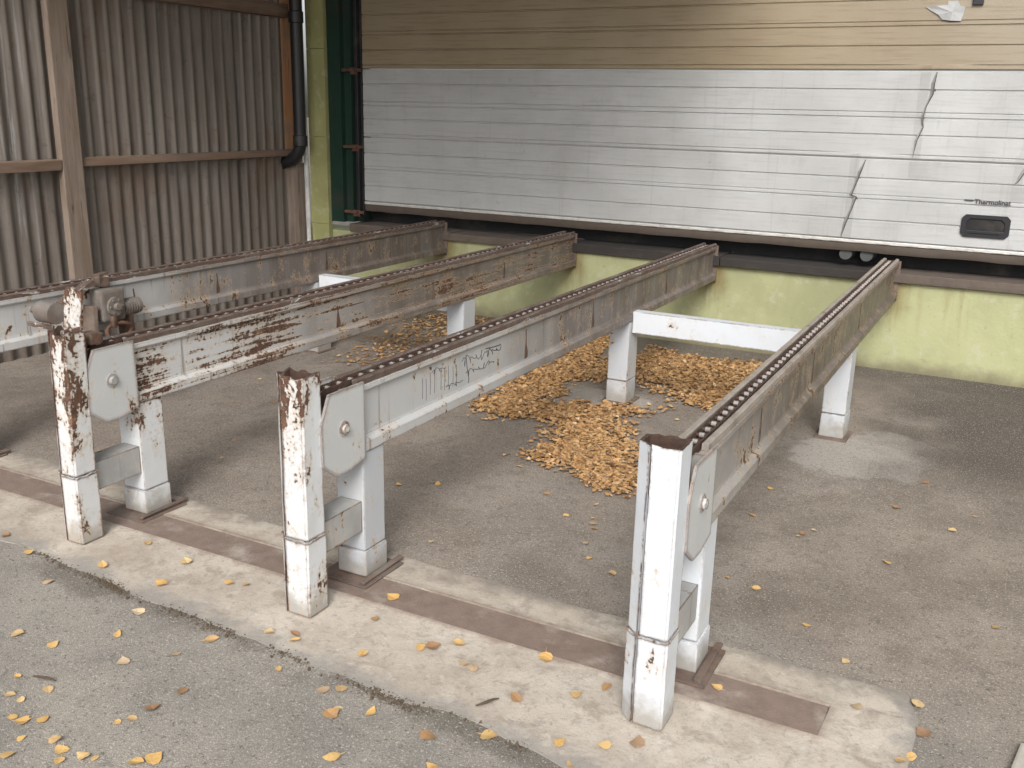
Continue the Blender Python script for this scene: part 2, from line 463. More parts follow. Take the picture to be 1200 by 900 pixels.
# ------------------------------------------------------------------ mesh helpers (all in world coordinates)
def empty(name, loc, label, cat, group=None):
    o = bpy.data.objects.new(name, None)
    C.objects.link(o)
    o.location = loc
    o.empty_display_size = .1
    tag(o, label, cat, group)
    return o


def tag(o, label, cat, group=None):
    o['label'] = label
    o['category'] = cat
    if group:
        o['group'] = group
    return o


def world_loc(o):
    v = Vector((0, 0, 0))
    while o is not None:
        v += o.location
        o = o.parent
    return v


def obj(name, bm, mat, parent=None, smooth=False, kind=None, label=None):
    me = bpy.data.meshes.new(name)
    bmesh.ops.recalc_face_normals(bm, faces=bm.faces)
    lo = Vector((1e9,) * 3)
    hi = Vector((-1e9,) * 3)
    for v in bm.verts:
        for i in range(3):
            lo[i] = min(lo[i], v.co[i])
            hi[i] = max(hi[i], v.co[i])
    org = Vector(((lo.x + hi.x) / 2, (lo.y + hi.y) / 2, lo.z))
    bmesh.ops.translate(bm, verts=bm.verts, vec=-org)
    if smooth:
        for f in bm.faces:
            f.smooth = True
    bm.to_mesh(me)
    bm.free()
    mats = mat if isinstance(mat, (list, tuple)) else [mat]
    for k in mats:
        me.materials.append(MAT[k])
    if smooth:
        try:
            me.set_sharp_from_angle(angle=math.radians(38))
        except Exception:
            pass
    o = bpy.data.objects.new(name, me)
    C.objects.link(o)
    if parent:
        o.parent = parent
        o.location = org - world_loc(parent)
    else:
        o.location = org
    if kind:
        o['kind'] = kind
    if label:
        o['label'] = label
    return o


def box(bm, x0, x1, y0, y1, z0, z1, bev=0.0, mi=0, jit=0.0):
    vs = [bm.verts.new((x + random.uniform(-jit, jit), y + random.uniform(-jit, jit), z + random.uniform(-jit, jit)))
          for z in (z0, z1) for (x, y) in ((x0, y0), (x1, y0), (x1, y1), (x0, y1))]
    fs = [bm.faces.new([vs[i] for i in q]) for q in
          ((3, 2, 1, 0), (4, 5, 6, 7), (0, 1, 5, 4), (1, 2, 6, 5), (2, 3, 7, 6), (3, 0, 4, 7))]
    for f in fs:
        f.material_index = mi
    if bev:
        es = list({e for f in fs for e in f.edges})
        bmesh.ops.bevel(bm, geom=es, offset=bev, segments=2, profile=.6, affect='EDGES')
    return vs


def mkbox(name, mat, parent, *a, bev=.003, jit=0.0, **k):
    bm = bmesh.new()
    box(bm, *a, bev=bev, jit=jit)
    return obj(name, bm, mat, parent, **k)


def prism(bm, prof, axis, a, b, segs=1, mi=0, jit=0.0):
    """profile (list of 2-tuples) swept along axis: 'y' -> profile is (x,z); 'x' -> (y,z); 'z' -> (x,y)"""
    def P(u, v, t):
        if axis == 'y':
            return (u, t, v)
        if axis == 'x':
            return (t, u, v)
        return (u, v, t)
    rings = []
    for i in range(segs + 1):
        t = a + (b - a) * i / segs
        j = jit if 0 < i < segs else 0
        du, dv = random.uniform(-j, j), random.uniform(-j, j)
        rings.append([bm.verts.new(P(u + du, v + dv, t)) for u, v in prof])
    n = len(prof)
    for r, s in zip(rings, rings[1:]):
        for i in range(n):
            f = bm.faces.new((r[i], r[(i + 1) % n], s[(i + 1) % n], s[i]))
            f.material_index = mi
    for r in (rings[0], rings[-1]):
        f = bm.faces.new(r)
        f.material_index = mi
    return rings


def cyl(bm, p, q, r, n=16, r2=None, mi=0):
    p, q = Vector(p), Vector(q)
    d = (q - p).normalized()
    u = d.orthogonal().normalized()
    w = d.cross(u)
    r2 = r if r2 is None else r2
    A = [bm.verts.new(p + (u * math.cos(t) + w * math.sin(t)) * r) for t in [2 * math.pi * i / n for i in range(n)]]
    B = [bm.verts.new(q + (u * math.cos(t) + w * math.sin(t)) * r2) for t in [2 * math.pi * i / n for i in range(n)]]
    fs = [bm.faces.new((A[i], A[(i + 1) % n], B[(i + 1) % n], B[i])) for i in range(n)]
    fs += [bm.faces.new(A), bm.faces.new(B)]
    for f in fs:
        f.material_index = mi


def tube(bm, pts, r, n=12, mi=0):
    pts = [Vector(p) for p in pts]
    rings = []
    u = None
    for i, p in enumerate(pts):
        d = (pts[min(i + 1, len(pts) - 1)] - pts[max(i - 1, 0)]).normalized()
        u = (u - d * u.dot(d)).normalized() if u is not None else d.orthogonal().normalized()
        w = d.cross(u)
        rr = r[i] if isinstance(r, (list, tuple)) else r
        rings.append([bm.verts.new(p + (u * math.cos(t) + w * math.sin(t)) * rr) for t in [2 * math.pi * k / n for k in range(n)]])
    for a, b in zip(rings, rings[1:]):
        for i in range(n):
            bm.faces.new((a[i], a[(i + 1) % n], b[(i + 1) % n], b[i])).material_index = mi
    bm.faces.new(rings[0]).material_index = mi
    bm.faces.new(rings[-1]).material_index = mi


# ------------------------------------------------------------------ ground
G0 = -0.006                                      # asphalt level; the concrete strip stands a little proud of it


def ground_z(x, y):
    return G0 + .006 * mnoise.noise(Vector((x * 1.1, y * 1.1, 0))) * (1 if abs(x) < 12 and abs(y) < 12 else 0)


bm = bmesh.new()
xs = [-90, -30, -12] + [-8 + i * .25 for i in range(49)] + [8, 30, 90]
ys = [-90, -30, -10] + [-2 + i * .25 for i in range(37)] + [10, 30, 90]
vv = [[bm.verts.new((x, y, G0 if not (-7 < x < 3 and -1 < y < 6.4) else G0 + .0035 * (mnoise.noise(Vector((x * .9, y * .9, 1.3))) - .55)))
       for x in xs] for y in ys]
for j in range(len(ys) - 1):
    for i in range(len(xs) - 1):
        bm.faces.new((vv[j][i], vv[j][i + 1], vv[j + 1][i + 1], vv[j + 1][i]))
g = obj('asphalt_ground', bm, 'ground', smooth=True, kind='structure')


def rough_line(x0, x1, y, amp, step, seed, skew=0.0):
    n = max(2, int(abs(x1 - x0) / step))
    out = []
    for i in range(n + 1):
        x = x0 + (x1 - x0) * i / n
        out.append((x, y + skew * (x - x0) + amp * mnoise.fractal(Vector((x * 3.1, seed, 0)), 1.0, 2.0, 4)))
    return out


# concrete strip that carries the posts, with a slot for the channel
SL0, SL1, SLX = 2.372, 2.530, -.285
front = rough_line(-7.0, -.12, 2.276, .026, .04, 2.7, -.055)
end = [(-.06 + .02 * mnoise.noise(Vector((k * .9, 4, 4))), 1.94 + .08 * k) for k in range(1, 9)]
back = rough_line(-.10, -7.0, 2.70, .025, .04, 8.1)
outline = front + end + back
bm = bmesh.new()
slot = [(-7.0, SL1), (SLX, SL1 + .004), (SLX - .006, SL0), (-7.0, SL0)]
loop = outline + slot                       # a C-shape: round the outside, then back along the slot
top = [bm.verts.new((x, y, G0 + .0016 if i < len(outline) else .0)) for i, (x, y) in enumerate(loop)]
bot = [bm.verts.new((x + random.uniform(-.004, .004), y, -.06)) for x, y in loop]
n = len(loop)
for tri in tessellate_polygon([[Vector((x, y, 0)) for x, y in loop]]):
    bm.faces.new([top[i] for i in tri])
for i in range(n):
    bm.faces.new((top[i], bot[i], bot[(i + 1) % n], top[(i + 1) % n]))
obj('concrete_strip', bm, 'concrete', kind='structure')
mkbox('channel_insert', 'channel', None, -7.0, SLX - .004, SL0 + .003, SL1 - .003, -.05, -.0028, bev=.001, kind='structure')

# ------------------------------------------------------------------ back wall, sill, door
WY = 6.60
wall = empty('plinth_wall', (-2.2, WY + .15, 0), 'low yellow-green plastered wall below the sectional door', 'wall')
bm = bmesh.new()
box(bm, -6.2, 4.2, WY, WY + .30, -.06, .572, bev=.004)
obj('plaster_face', bm, 'green_plaster', wall)
# sill in lengths, uneven front edge; middle two have the gap's shade in their colour
xsill = [-5.0, -4.02, -2.98, -1.83, -.71, .9, 4.2]
for a, b in zip(xsill, xsill[1:]):
    bm = bmesh.new()
    box(bm, a + .003, b - .003, WY - .035 + random.uniform(-.006, .006), WY + .30, .575, .64 + random.uniform(-.006, .004), bev=.006, jit=.003)
    obj('sill', bm, 'sill_gap_dark' if -3.0 < a < -1.0 else 'ledge', wall)
mkbox('recess_back', 'black', wall, -5.0, 4.2, WY + .22, WY + .29, .645, .83, bev=0)  # near-black sheet: shade of the gap under the door put into its colour
for bx in (-1.02, -.888):
    bm = bmesh.new()
    cyl(bm, (bx, WY + .22, .722), (bx, WY + .06, .722), .05, 14, .040)
    obj('rubber_buffer', bm, 'buffer', wall, smooth=True)

upper = empty('upper_wall', (-.5, WY + .3, 0), 'rendered wall above and to the right of the sectional door', 'wall')
mkbox('lintel', 'wall_upper', upper, -6.2, 4.2, WY + .0, WY + .30, 3.12, 3.7)
mkbox('side_panel', 'wall_upper', upper, .62, 4.2, WY + .0, WY + .30, .645, 3.117)

DX0, DX1, DY = -4.875, .42, WY + .03
door = empty('sectional_door', ((DX0 + DX1) / 2, DY, .80), 'wide ribbed sectional overhead door, silver below and tan above', 'garage door')


def wav(x, z, k):
    return .0030 * mnoise.noise(Vector((x * 1.3, z * 2.1, k))) + .0012 * mnoise.noise(Vector((x * 4.0, z * 5.0, k + 9)))


def door_panel(z0, z1, grooves, mat, k, crease=None):
    prof = [(0.045, z0), (0.006, z0), (0.0, z0 + .006)]
    for gz, d, w in grooves:
        prof += [(0.0, gz - w), (d, gz - w * .3), (d, gz + w * .3), (0.0, gz + w)]
    prof += [(0.0, z1 - .006), (0.006, z1), (0.045, z1)]
    bm = bmesh.new()
    nseg = 90
    rings = []
    for i in range(nseg + 1):
        x = DX0 + (DX1 - DX0) * i / nseg
        rings.append([bm.verts.new((x, DY + u + (wav(x, v, k) + buckle(x, v) if u < .03 else 0), v)) for u, v in prof])
    m_ = len(prof)
    for r, s in zip(rings, rings[1:]):
        for i in range(m_):
            bm.faces.new((r[i], r[(i + 1) % m_], s[(i + 1) % m_], s[i]))
    bm.faces.new(rings[0])
    bm.faces.new(rings[-1])
    return obj('door_panel', bm, mat, door, label='tan upper door section' if mat == 'door_tan' else None)


CREASES = [
    [(-.604, 1.862), (-.612, 1.80), (-.612, 1.735), (-.640, 1.66), (-.650, 1.60), (-.648, 1.565), (-.642, 1.540), (-.668, 1.46), (-.682, 1.352)],
    [(-.955, 1.332), (-.975, 1.26), (-1.005, 1.145), (-1.018, 1.108), (-.985, 1.098), (-1.005, 1.02), (-1.035, .92), (-1.055, .832)],
    [(-.045, 1.335), (-.052, 1.29), (-.075, 1.24), (-.092, 1.222)],
]


def buckle(x, z):
    d = 0.0
    for cr in CREASES:
        zs = [q[1] for q in cr]
        if min(zs) - .04 < z < max(zs) + .04:
            cx = sum(q[0] for q in cr) / len(cr)
            d -= .020 * math.exp(-((x - cx) / .17) ** 2) * (1 if x > cx else .4)
    return d


G = .0075
door_panel(.828, 1.338, [(.952, G, .0075), (1.085, G, .007), (1.112, G * .6, .005), (1.215, G, .0075)], 'door', 1)
door_panel(1.344, 1.868, [(1.368, G * .8, .006), (1.485, G, .0075), (1.590, G, .007), (1.622, G * .8, .006), (1.755, G, .0075)], 'door', 2)
door_panel(1.874, 2.398, [(1.900, G * .8, .006), (2.012, G, .0075), (2.125, G, .007), (2.152, G * .8, .006), (2.275, G, .0075)], 'door_tan', 3)
door_panel(2.404, 2.928, [(2.43, G * .8, .006), (2.54, G, .0075), (2.66, G, .007), (2.80, G, .0075)], 'door_tan', 4)
door_panel(2.934, 3.116, [(3.02, G, .0075)], 'door_tan', 5)

# bottom rail with its clips, rubber seal
bm = bmesh.new()
box(bm, DX0, DX1, DY - .006, DY + .05, .802, .824, bev=.003)
xx = DX0 + .1
while xx < DX1 - .1:
    w = random.uniform(.05, .11)
    box(bm, xx, xx + w, DY - .010, DY - .004, .806 + random.uniform(-.001, .001), .819, bev=.001)
    xx += w + random.uniform(.03, .09)
obj('bottom_rail', bm, 'alu', door)
bm = bmesh.new()
prof = [(DY + .0, .800), (DY + .045, .800), (DY + .045, .765), (DY + .03, .742), (DY + .008, .745), (DY - .004, .77)]
prism(bm, prof, 'x', DX0, DX1, 40, jit=.003)
obj('rubber_seal', bm, 'rubber', door, smooth=True)

for cr in CREASES:                                    # torn, folded lips of the buckled skin
    bm = bmesh.new()
    rows = []
    for i, (x, z) in enumerate(cr):
        e = .35 if i in (0, len(cr) - 1) else 1.0
        hgt = (.016 + .006 * random.random()) * e
        w = .013 * e
        yb = DY + wav(x, z, 1) + buckle(x, z) + .002
        rows.append([bm.verts.new((x - w * 1.5, yb, z)), bm.verts.new((x - w * .25, yb - hgt, z)),
                     bm.verts.new((x + w * .1, yb - hgt * .9, z)), bm.verts.new((x + w * .35, yb + .002, z)), bm.verts.new((x + w * .9, yb, z))])
    for r, s in zip(rows, rows[1:]):
        for i in range(4):
            f = bm.faces.new((r[i], r[i + 1], s[i + 1], s[i]))
            f.material_index = 0 if i == 0 else 1  # left slope in door colour, the rest of the fold dark grey
    obj('buckled_crease', bm, ['door', 'grime_dark'], door, label='vertical crease torn in the silver door skin')

# pull handle: a black cup set in the bottom section
hx0, hx1, hz0, hz1 = -.352, -.080, .893, 1.030
hy = DY - .012
bm = bmesh.new()
b = .022
outer = [(hx0, hz0 + b), (hx0 + b, hz0), (hx1 - b, hz0), (hx1, hz0 + b), (hx1, hz1 - b), (hx1 - b, hz1), (hx0 + b, hz1), (hx0, hz1 - b)]
inner = [(x + (.028 if x < (hx0 + hx1) / 2 else -.028), z + (.022 if z < (hz0 + hz1) / 2 else -.022)) for x, z in outer]
O0 = [bm.verts.new((x, DY + .008, z)) for x, z in outer]
O1 = [bm.verts.new((x, hy, z)) for x, z in outer]
I1 = [bm.verts.new((x, hy, z)) for x, z in inner]
I0 = [bm.verts.new((x, DY - .001, z)) for x, z in inner]
for A, B in ((O0, O1), (O1, I1), (I1, I0)):
    for i in range(8):
        bm.faces.new((A[i], A[(i + 1) % 8], B[(i + 1) % 8], B[i]))
handle = obj('pull_handle', bm, 'plastic', door)
bm = bmesh.new()
box(bm, hx0 + .026, hx1 - .026, DY - .004, DY + .004, hz0 + .02, hz1 - .02)
obj('cup', bm, 'black', handle)
mkbox('grip', 'plastic', handle, hx0 + .03, hx1 - .03, hy - .001, hy + .008, hz0 + .024, hz0 + .042, bev=.002)


def text_mesh(body, size, mat, parent, loc, name, extr=.0008):
    cu = bpy.data.curves.new('t', 'FONT')
    cu.body = body
    cu.size = size
    cu.extrude = extr
    cu.offset = size * .022
    cu.resolution_u = 3
    to = bpy.data.objects.new('t', cu)
    C.objects.link(to)
    dg = bpy.context.evaluated_depsgraph_get()
    me = bpy.data.meshes.new_from_object(to.evaluated_get(dg))
    bpy.data.objects.remove(to)
    me.transform(Matrix.Rotation(math.radians(90), 4, 'X'))
    me.materials.clear()
    me.materials.append(MAT[mat])
    me.name = name
    o = bpy.data.objects.new(name, me)
    C.objects.link(o)
    o.parent = parent
    o.location = Vector(loc) - world_loc(parent)
    return o


text_mesh('Thermolinat', .040, 'ink', door, (-.296, DY - .0065, 1.096), 'lettering')
mkbox('lettering_bar', 'ink', door, -.352, -.302, DY - .008, DY - .003, 1.112, 1.119, bev=0)

# ragged raised white patch and a dark lock on the tan section
bm = bmesh.new()
pts = [(-.72, 2.232), (-.66, 2.236), (-.60, 2.242), (-.598, 2.262), (-.545, 2.264), (-.53, 2.235), (-.50, 2.228), (-.505, 2.19), (-.515, 2.150), (-.57, 2.152), (-.62, 2.160), (-.645, 2.188), (-.69, 2.212)]
A = [bm.verts.new((x, DY - .006 - .010 * random.random(), z)) for x, z in pts]
Bv = [bm.verts.new((x, DY - .003, z)) for x, z in pts]
cA = bm.verts.new((-.57, DY - .014, 2.20))
for i in range(len(pts)):
    j = (i + 1) % len(pts)
    bm.faces.new((A[i], A[j], cA))
    bm.faces.new((A[i], Bv[i], Bv[j], A[j]))
obj('white_patch', bm, 'ragged_white', door, label='ragged white patch on the tan section')
mkbox('lock_plate', 'plastic', door, -.465, -.405, DY - .018, DY - .002, 2.236, 2.33, bev=.004)

# door frame on the left: dark green steel jamb with guide track and rusty roller brackets
jamb = empty('door_jamb', (-5.03, WY, 0), 'dark green steel door jamb at the left of the door', 'door frame')
bm = bmesh.new()
prof = [(-5.185, WY - .02), (-5.185, WY + .22), (-4.94, WY + .22), (-4.94, WY + .09), (-4.995, WY + .09), (-4.995, WY + .03), (-5.06, WY + .03), (-5.06, WY - .02)]
prism(bm, prof, 'z', .645, 3.12)
obj('post', bm, 'green_steel', jamb)
bm = bmesh.new()
box(bm, -4.935, -4.905, WY - .005, WY + .06, .70, 3.1, bev=.004)
box(bm, -4.903, -4.885, WY + .030, WY + .06, .70, 3.1, bev=.003)
obj('guide_track', bm, 'pipe_black', jamb)
for z in (.735, 1.262, 1.86):
    bm = bmesh.new()
    box(bm, -5.05, -4.855, WY - .022, WY - .008, z - .012, z + .012, bev=.003)
    cyl(bm, (-4.92, WY - .022, z), (-4.92, WY - .036, z), .016, 10)
    box(bm, -4.955, -4.89, WY - .026, WY - .0225, z - .035, z + .02, bev=.002)
    obj('roller_bracket', bm, 'rust', jamb)

pil = empty('rendered_pillar', (-5.28, WY, 0), 'narrow pale green rendered pillar between the jamb and the corrugated wall', 'pillar')
for a, b in ((-.03, .62), (.622, 1.33), (1.332, 2.02), (2.022, 2.72), (2.722, 3.6)):
    mkbox('render_block', 'pillar', pil, -5.372, -5.192, WY - .055 + random.uniform(-.001, .001), WY - .003, a, b, bev=.003)
bm = bmesh.new()
tube(bm, [(-5.398 + .008 * math.sin(z * 2.1), WY - .075, z) for z in [0.0, .4, .8, 1.2, 1.6, 2.0, 2.4, 2.8, 3.4]], .020, 12)
tag(obj('cable_conduit', bm, 'pipe_white', smooth=True), 'thin white vertical conduit beside the pale green pillar', 'pipe')

# ------------------------------------------------------------------ corrugated wall on the left
LX = -5.52
cw = empty('corrugated_wall', (LX, 4.6, 0), 'brown weathered corrugated steel wall on old timber framing', 'wall')


def corr(y0, y1, z0, z1, xoff, ph):
    bm = bmesh.new()
    P, A = .104, .012
    n_ = int((y1 - y0) / (P / 8))
    zs = [z0 + (z1 - z0) * i / 3 for i in range(4)]
    rows = []
    for i in range(n_ + 1):
        y = y0 + (y1 - y0) * i / n_
        t = 2 * math.pi * (y + ph) / P
        rows.append([bm.verts.new((LX + xoff + A * math.sin(t) + .004 * mnoise.noise(Vector((y * 1.5, z * 1.2, ph))), y,
                                   z + (.008 * mnoise.noise(Vector((y * 9, z, 2))) if z in (zs[0], zs[-1]) else 0))) for z in zs])
    for r, s in zip(rows, rows[1:]):
        for i in range(3):
            bm.faces.new((r[i], s[i], s[i + 1], r[i + 1]))
    geom = bm.faces[:]
    ret = bmesh.ops.solidify(bm, geom=geom, thickness=.0015)
    return obj('corrugated_sheet', bm, 'corrugated', cw, smooth=True)


for k, (a, b) in enumerate(((1.2, 2.22), (2.14, 3.16), (3.10, 4.12), (4.06, 5.06), (5.00, 5.90), (5.84, 6.43))):
    corr(a, b, 1.16, 3.55, .003 * (k % 2) - .006, .0)
    corr(a, b, -.03, 1.22, .003 * (k % 2) - .012, .012)
for (y0, y1, mk, x1) in ((4.215, 4.365, 'timber', .075), (2.0, 2.14, 'timber', .075)):
    mkbox('timber_post', mk, cw, LX + .022, LX + x1, y0, y1, -.03, 3.55, bev=.006, jit=.004)
bm = bmesh.new()
box(bm, -5.62, -5.425, 6.44, 6.53, -.03, 1.12, bev=.005, jit=.004)
obj('timber_post', bm, 'timber', cw)
bm = bmesh.new()
box(bm, -5.66, -5.435, 6.445, 6.53, 1.123, 3.55, bev=.005, jit=.004)
obj('timber_post', bm, 'timber_orange', cw)
for (y0, y1, zc, h, x1) in ((1.2, 4.212, 1.185, .07, .075), (4.368, 6.438, 1.20, .055, .060), (4.368, 6.438, 2.30, .10, .065), (1.2, 4.212, 2.30, .10, .065)):
    mkbox('timber_rail', 'timber_rail', cw, LX + .022, LX + x1, y0, y1, zc - h / 2, zc + h / 2, bev=.005, jit=.005)

# black drain pipe with an elbow
px, py, pr_ = -5.345, 6.40, .050
pts = [(px, py, 3.5), (px, py, 2.6), (px, py, 1.9), (px, py, 1.30)]
for i in range(1, 8):
    t = math.pi / 2 * i / 7
    pts.append((px - .17 * (1 - math.cos(t)), py, 1.30 - .17 * math.sin(t)))
pts += [(px - .24, py + .01, 1.12)]
dp = empty('drain_pipe', (px, py, 1.07), 'black drain pipe with an elbow in the corner by the pillar', 'pipe')
bm = bmesh.new()
tube(bm, pts, pr_, 18)
obj('pipe', bm, 'pipe_black', dp, smooth=True)
for z in (1.30, 2.25):
    bm = bmesh.new()
    tube(bm, [(px, py, z - .045), (px, py, z - .04), (px, py, z + .04), (px, py, z + .045)], [.052, .06, .06, .052], 18)
    obj('collar', bm, 'pipe_black', dp, smooth=True)
bm = bmesh.new()
tube(bm, [(px - .19, py + .008, 1.124), (px - .195, py + .008, 1.124), (px - .245, py + .01, 1.120), (px - .25, py + .01, 1.120)], [.052, .062, .062, .052], 18)
obj('collar', bm, 'rust_dark', dp, smooth=True)

# canopy over the bay (above the frame): its shade is what dims the back of the bay
can = empty('canopy_roof', (-3.7, 4.8, 3.18), 'sheet roof on purlins sheltering the bay', 'roof')
bm = bmesh.new()
box(bm, -6.2, -1.3, 2.9, 6.9, 3.32, 3.38)
obj('roof_sheet', bm, 'roof', can)
for y in (3.05, 4.2, 5.4, 6.4):
    mkbox('purlin', 'timber', can, -6.1, -1.35, y - .05, y + .05, 3.18, 3.317)

# ------------------------------------------------------------------ chain conveyors
LINK_P = .0605


def link_mesh():
    bm = bmesh.new()
    cyl(bm, (-.0075, 0, 0), (.0075, 0, 0), .0085, 10, mi=0)
    cyl(bm, (-.019, 0, 0), (.019, 0, 0), .006, 8, mi=1)
    for s in (-1, 1):
        prof = []
        L = LINK_P * .42
        for k in range(5):
            t = -math.pi / 2 + math.pi * k / 4
            prof.append((L + .0095 * math.cos(t), .0095 * math.sin(t)))
        for k in range(5):
            t = math.pi / 2 + math.pi * k / 4
            prof.append((-L + .0095 * math.cos(t), .0095 * math.sin(t)))
        x = s * .0185
        prism(bm, prof, 'x', x - .0018, x + .0018, mi=1)
    me = bpy.data.meshes.new('link')
    bmesh.ops.recalc_face_normals(bm, faces=bm.faces)
    bm.to_mesh(me)
    bm.free()
    me.materials.append(MAT['steel'])
    me.materials.append(MAT['rust_dark'])
    return me


LINK = link_mesh()
BZ0, BZ1 = .470, .702                 # I-beam bottom / top


def hollow_post(name, mat, parent, prof, z0, z1, jag, wallt, inner_mat='rust_dark', lean=(0, 0)):
    bm = bmesh.new()
    n_ = len(prof)
    cx = sum(p[0] for p in prof) / n_
    cy = sum(p[1] for p in prof) / n_
    H_ = z1 - z0
    # refine the outline so that the torn rim can be uneven
    fine = []
    for i in range(n_):
        a, b = prof[i], prof[(i + 1) % n_]
        L = math.dist(a, b)
        k = max(1, int(L / .014))
        for j in range(k):
            fine.append((a[0] + (b[0] - a[0]) * j / k, a[1] + (b[1] - a[1]) * j / k))
    N_ = len(fine)
    zj = [jag * mnoise.noise(Vector((i * .55, cx * 7, z1))) * 1.6 - jag * .4 * random.random() for i in range(N_)]
    levels = [0, .08, .25, .45, .65, .85, .96, 1.0]
    rings = []
    for li, t in enumerate(levels):
        r = []
        for i, (x, y) in enumerate(fine):
            w = .0016 * mnoise.noise(Vector((x * 20, y * 20, t * 6)))
            r.append(bm.verts.new((x + w + lean[0] * t * H_, y + w + lean[1] * t * H_, z0 + H_ * t + (zj[i] if li == len(levels) - 1 else 0))))
        rings.append(r)
    sh = lambda x, y: (x + (cx - x) * wallt / max(abs(cx - x), .03), y + (cy - y) * wallt / max(abs(cy - y), .03))
    inn = [bm.verts.new((*[q + lean[k] * H_ for k, q in enumerate(sh(x, y))], z1 + zj[i] - .001)) for i, (x, y) in enumerate(fine)]
    inn2 = [bm.verts.new((*[q + lean[k] * H_ for k, q in enumerate(sh(x, y))], z1 - .14)) for i, (x, y) in enumerate(fine)]
    for a, b in zip(rings, rings[1:]):
        for i in range(N_):
            bm.faces.new((a[i], a[(i + 1) % N_], b[(i + 1) % N_], b[i]))
    for a, b in ((rings[-1], inn), (inn, inn2)):
        for i in range(N_):
            bm.faces.new((a[i], a[(i + 1) % N_], b[(i + 1) % N_], b[i])).material_index = 1
    bm.faces.new(inn2).material_index = 1
    bm.faces.new(rings[0])
    return obj(name, bm, [mat, inner_mat], parent)


def post_profile(xc, y0, w, d, cut, cutd):
    h = w / 2
    r = .006
    return [(xc - h, y0 + cutd), (xc - h + cut, y0), (xc - h + cut + .001, y0 + .016), (xc - h + cut + .006, y0 + .016), (xc - h + cut + .007, y0), (xc + h - r, y0), (xc + h, y0 + r),
            (xc + h, y0 + d), (xc - h, y0 + d)]


def ibeam_profile(xc):
    """right half, mirrored: flanges with rounded tips and fillets at the web"""
    half = [(0.0, BZ0), (.059, BZ0), (.062, BZ0 + .003), (.062, BZ0 + .034), (.059, BZ0 + .038),
            (.043, BZ0 + .047), (.038, BZ0 + .052), (.036, BZ0 + .060),
            (.036, BZ1 - .036), (.037, BZ1 - .030), (.040, BZ1 - .026),
            (.049, BZ1 - .022), (.052, BZ1 - .018), (.052, BZ1 - .003), (.049, BZ1), (0.0, BZ1)]
    left = [(-x, z) for x, z in half[1:-1]][::-1]
    return [(xc + x, z) for x, z in half + left]


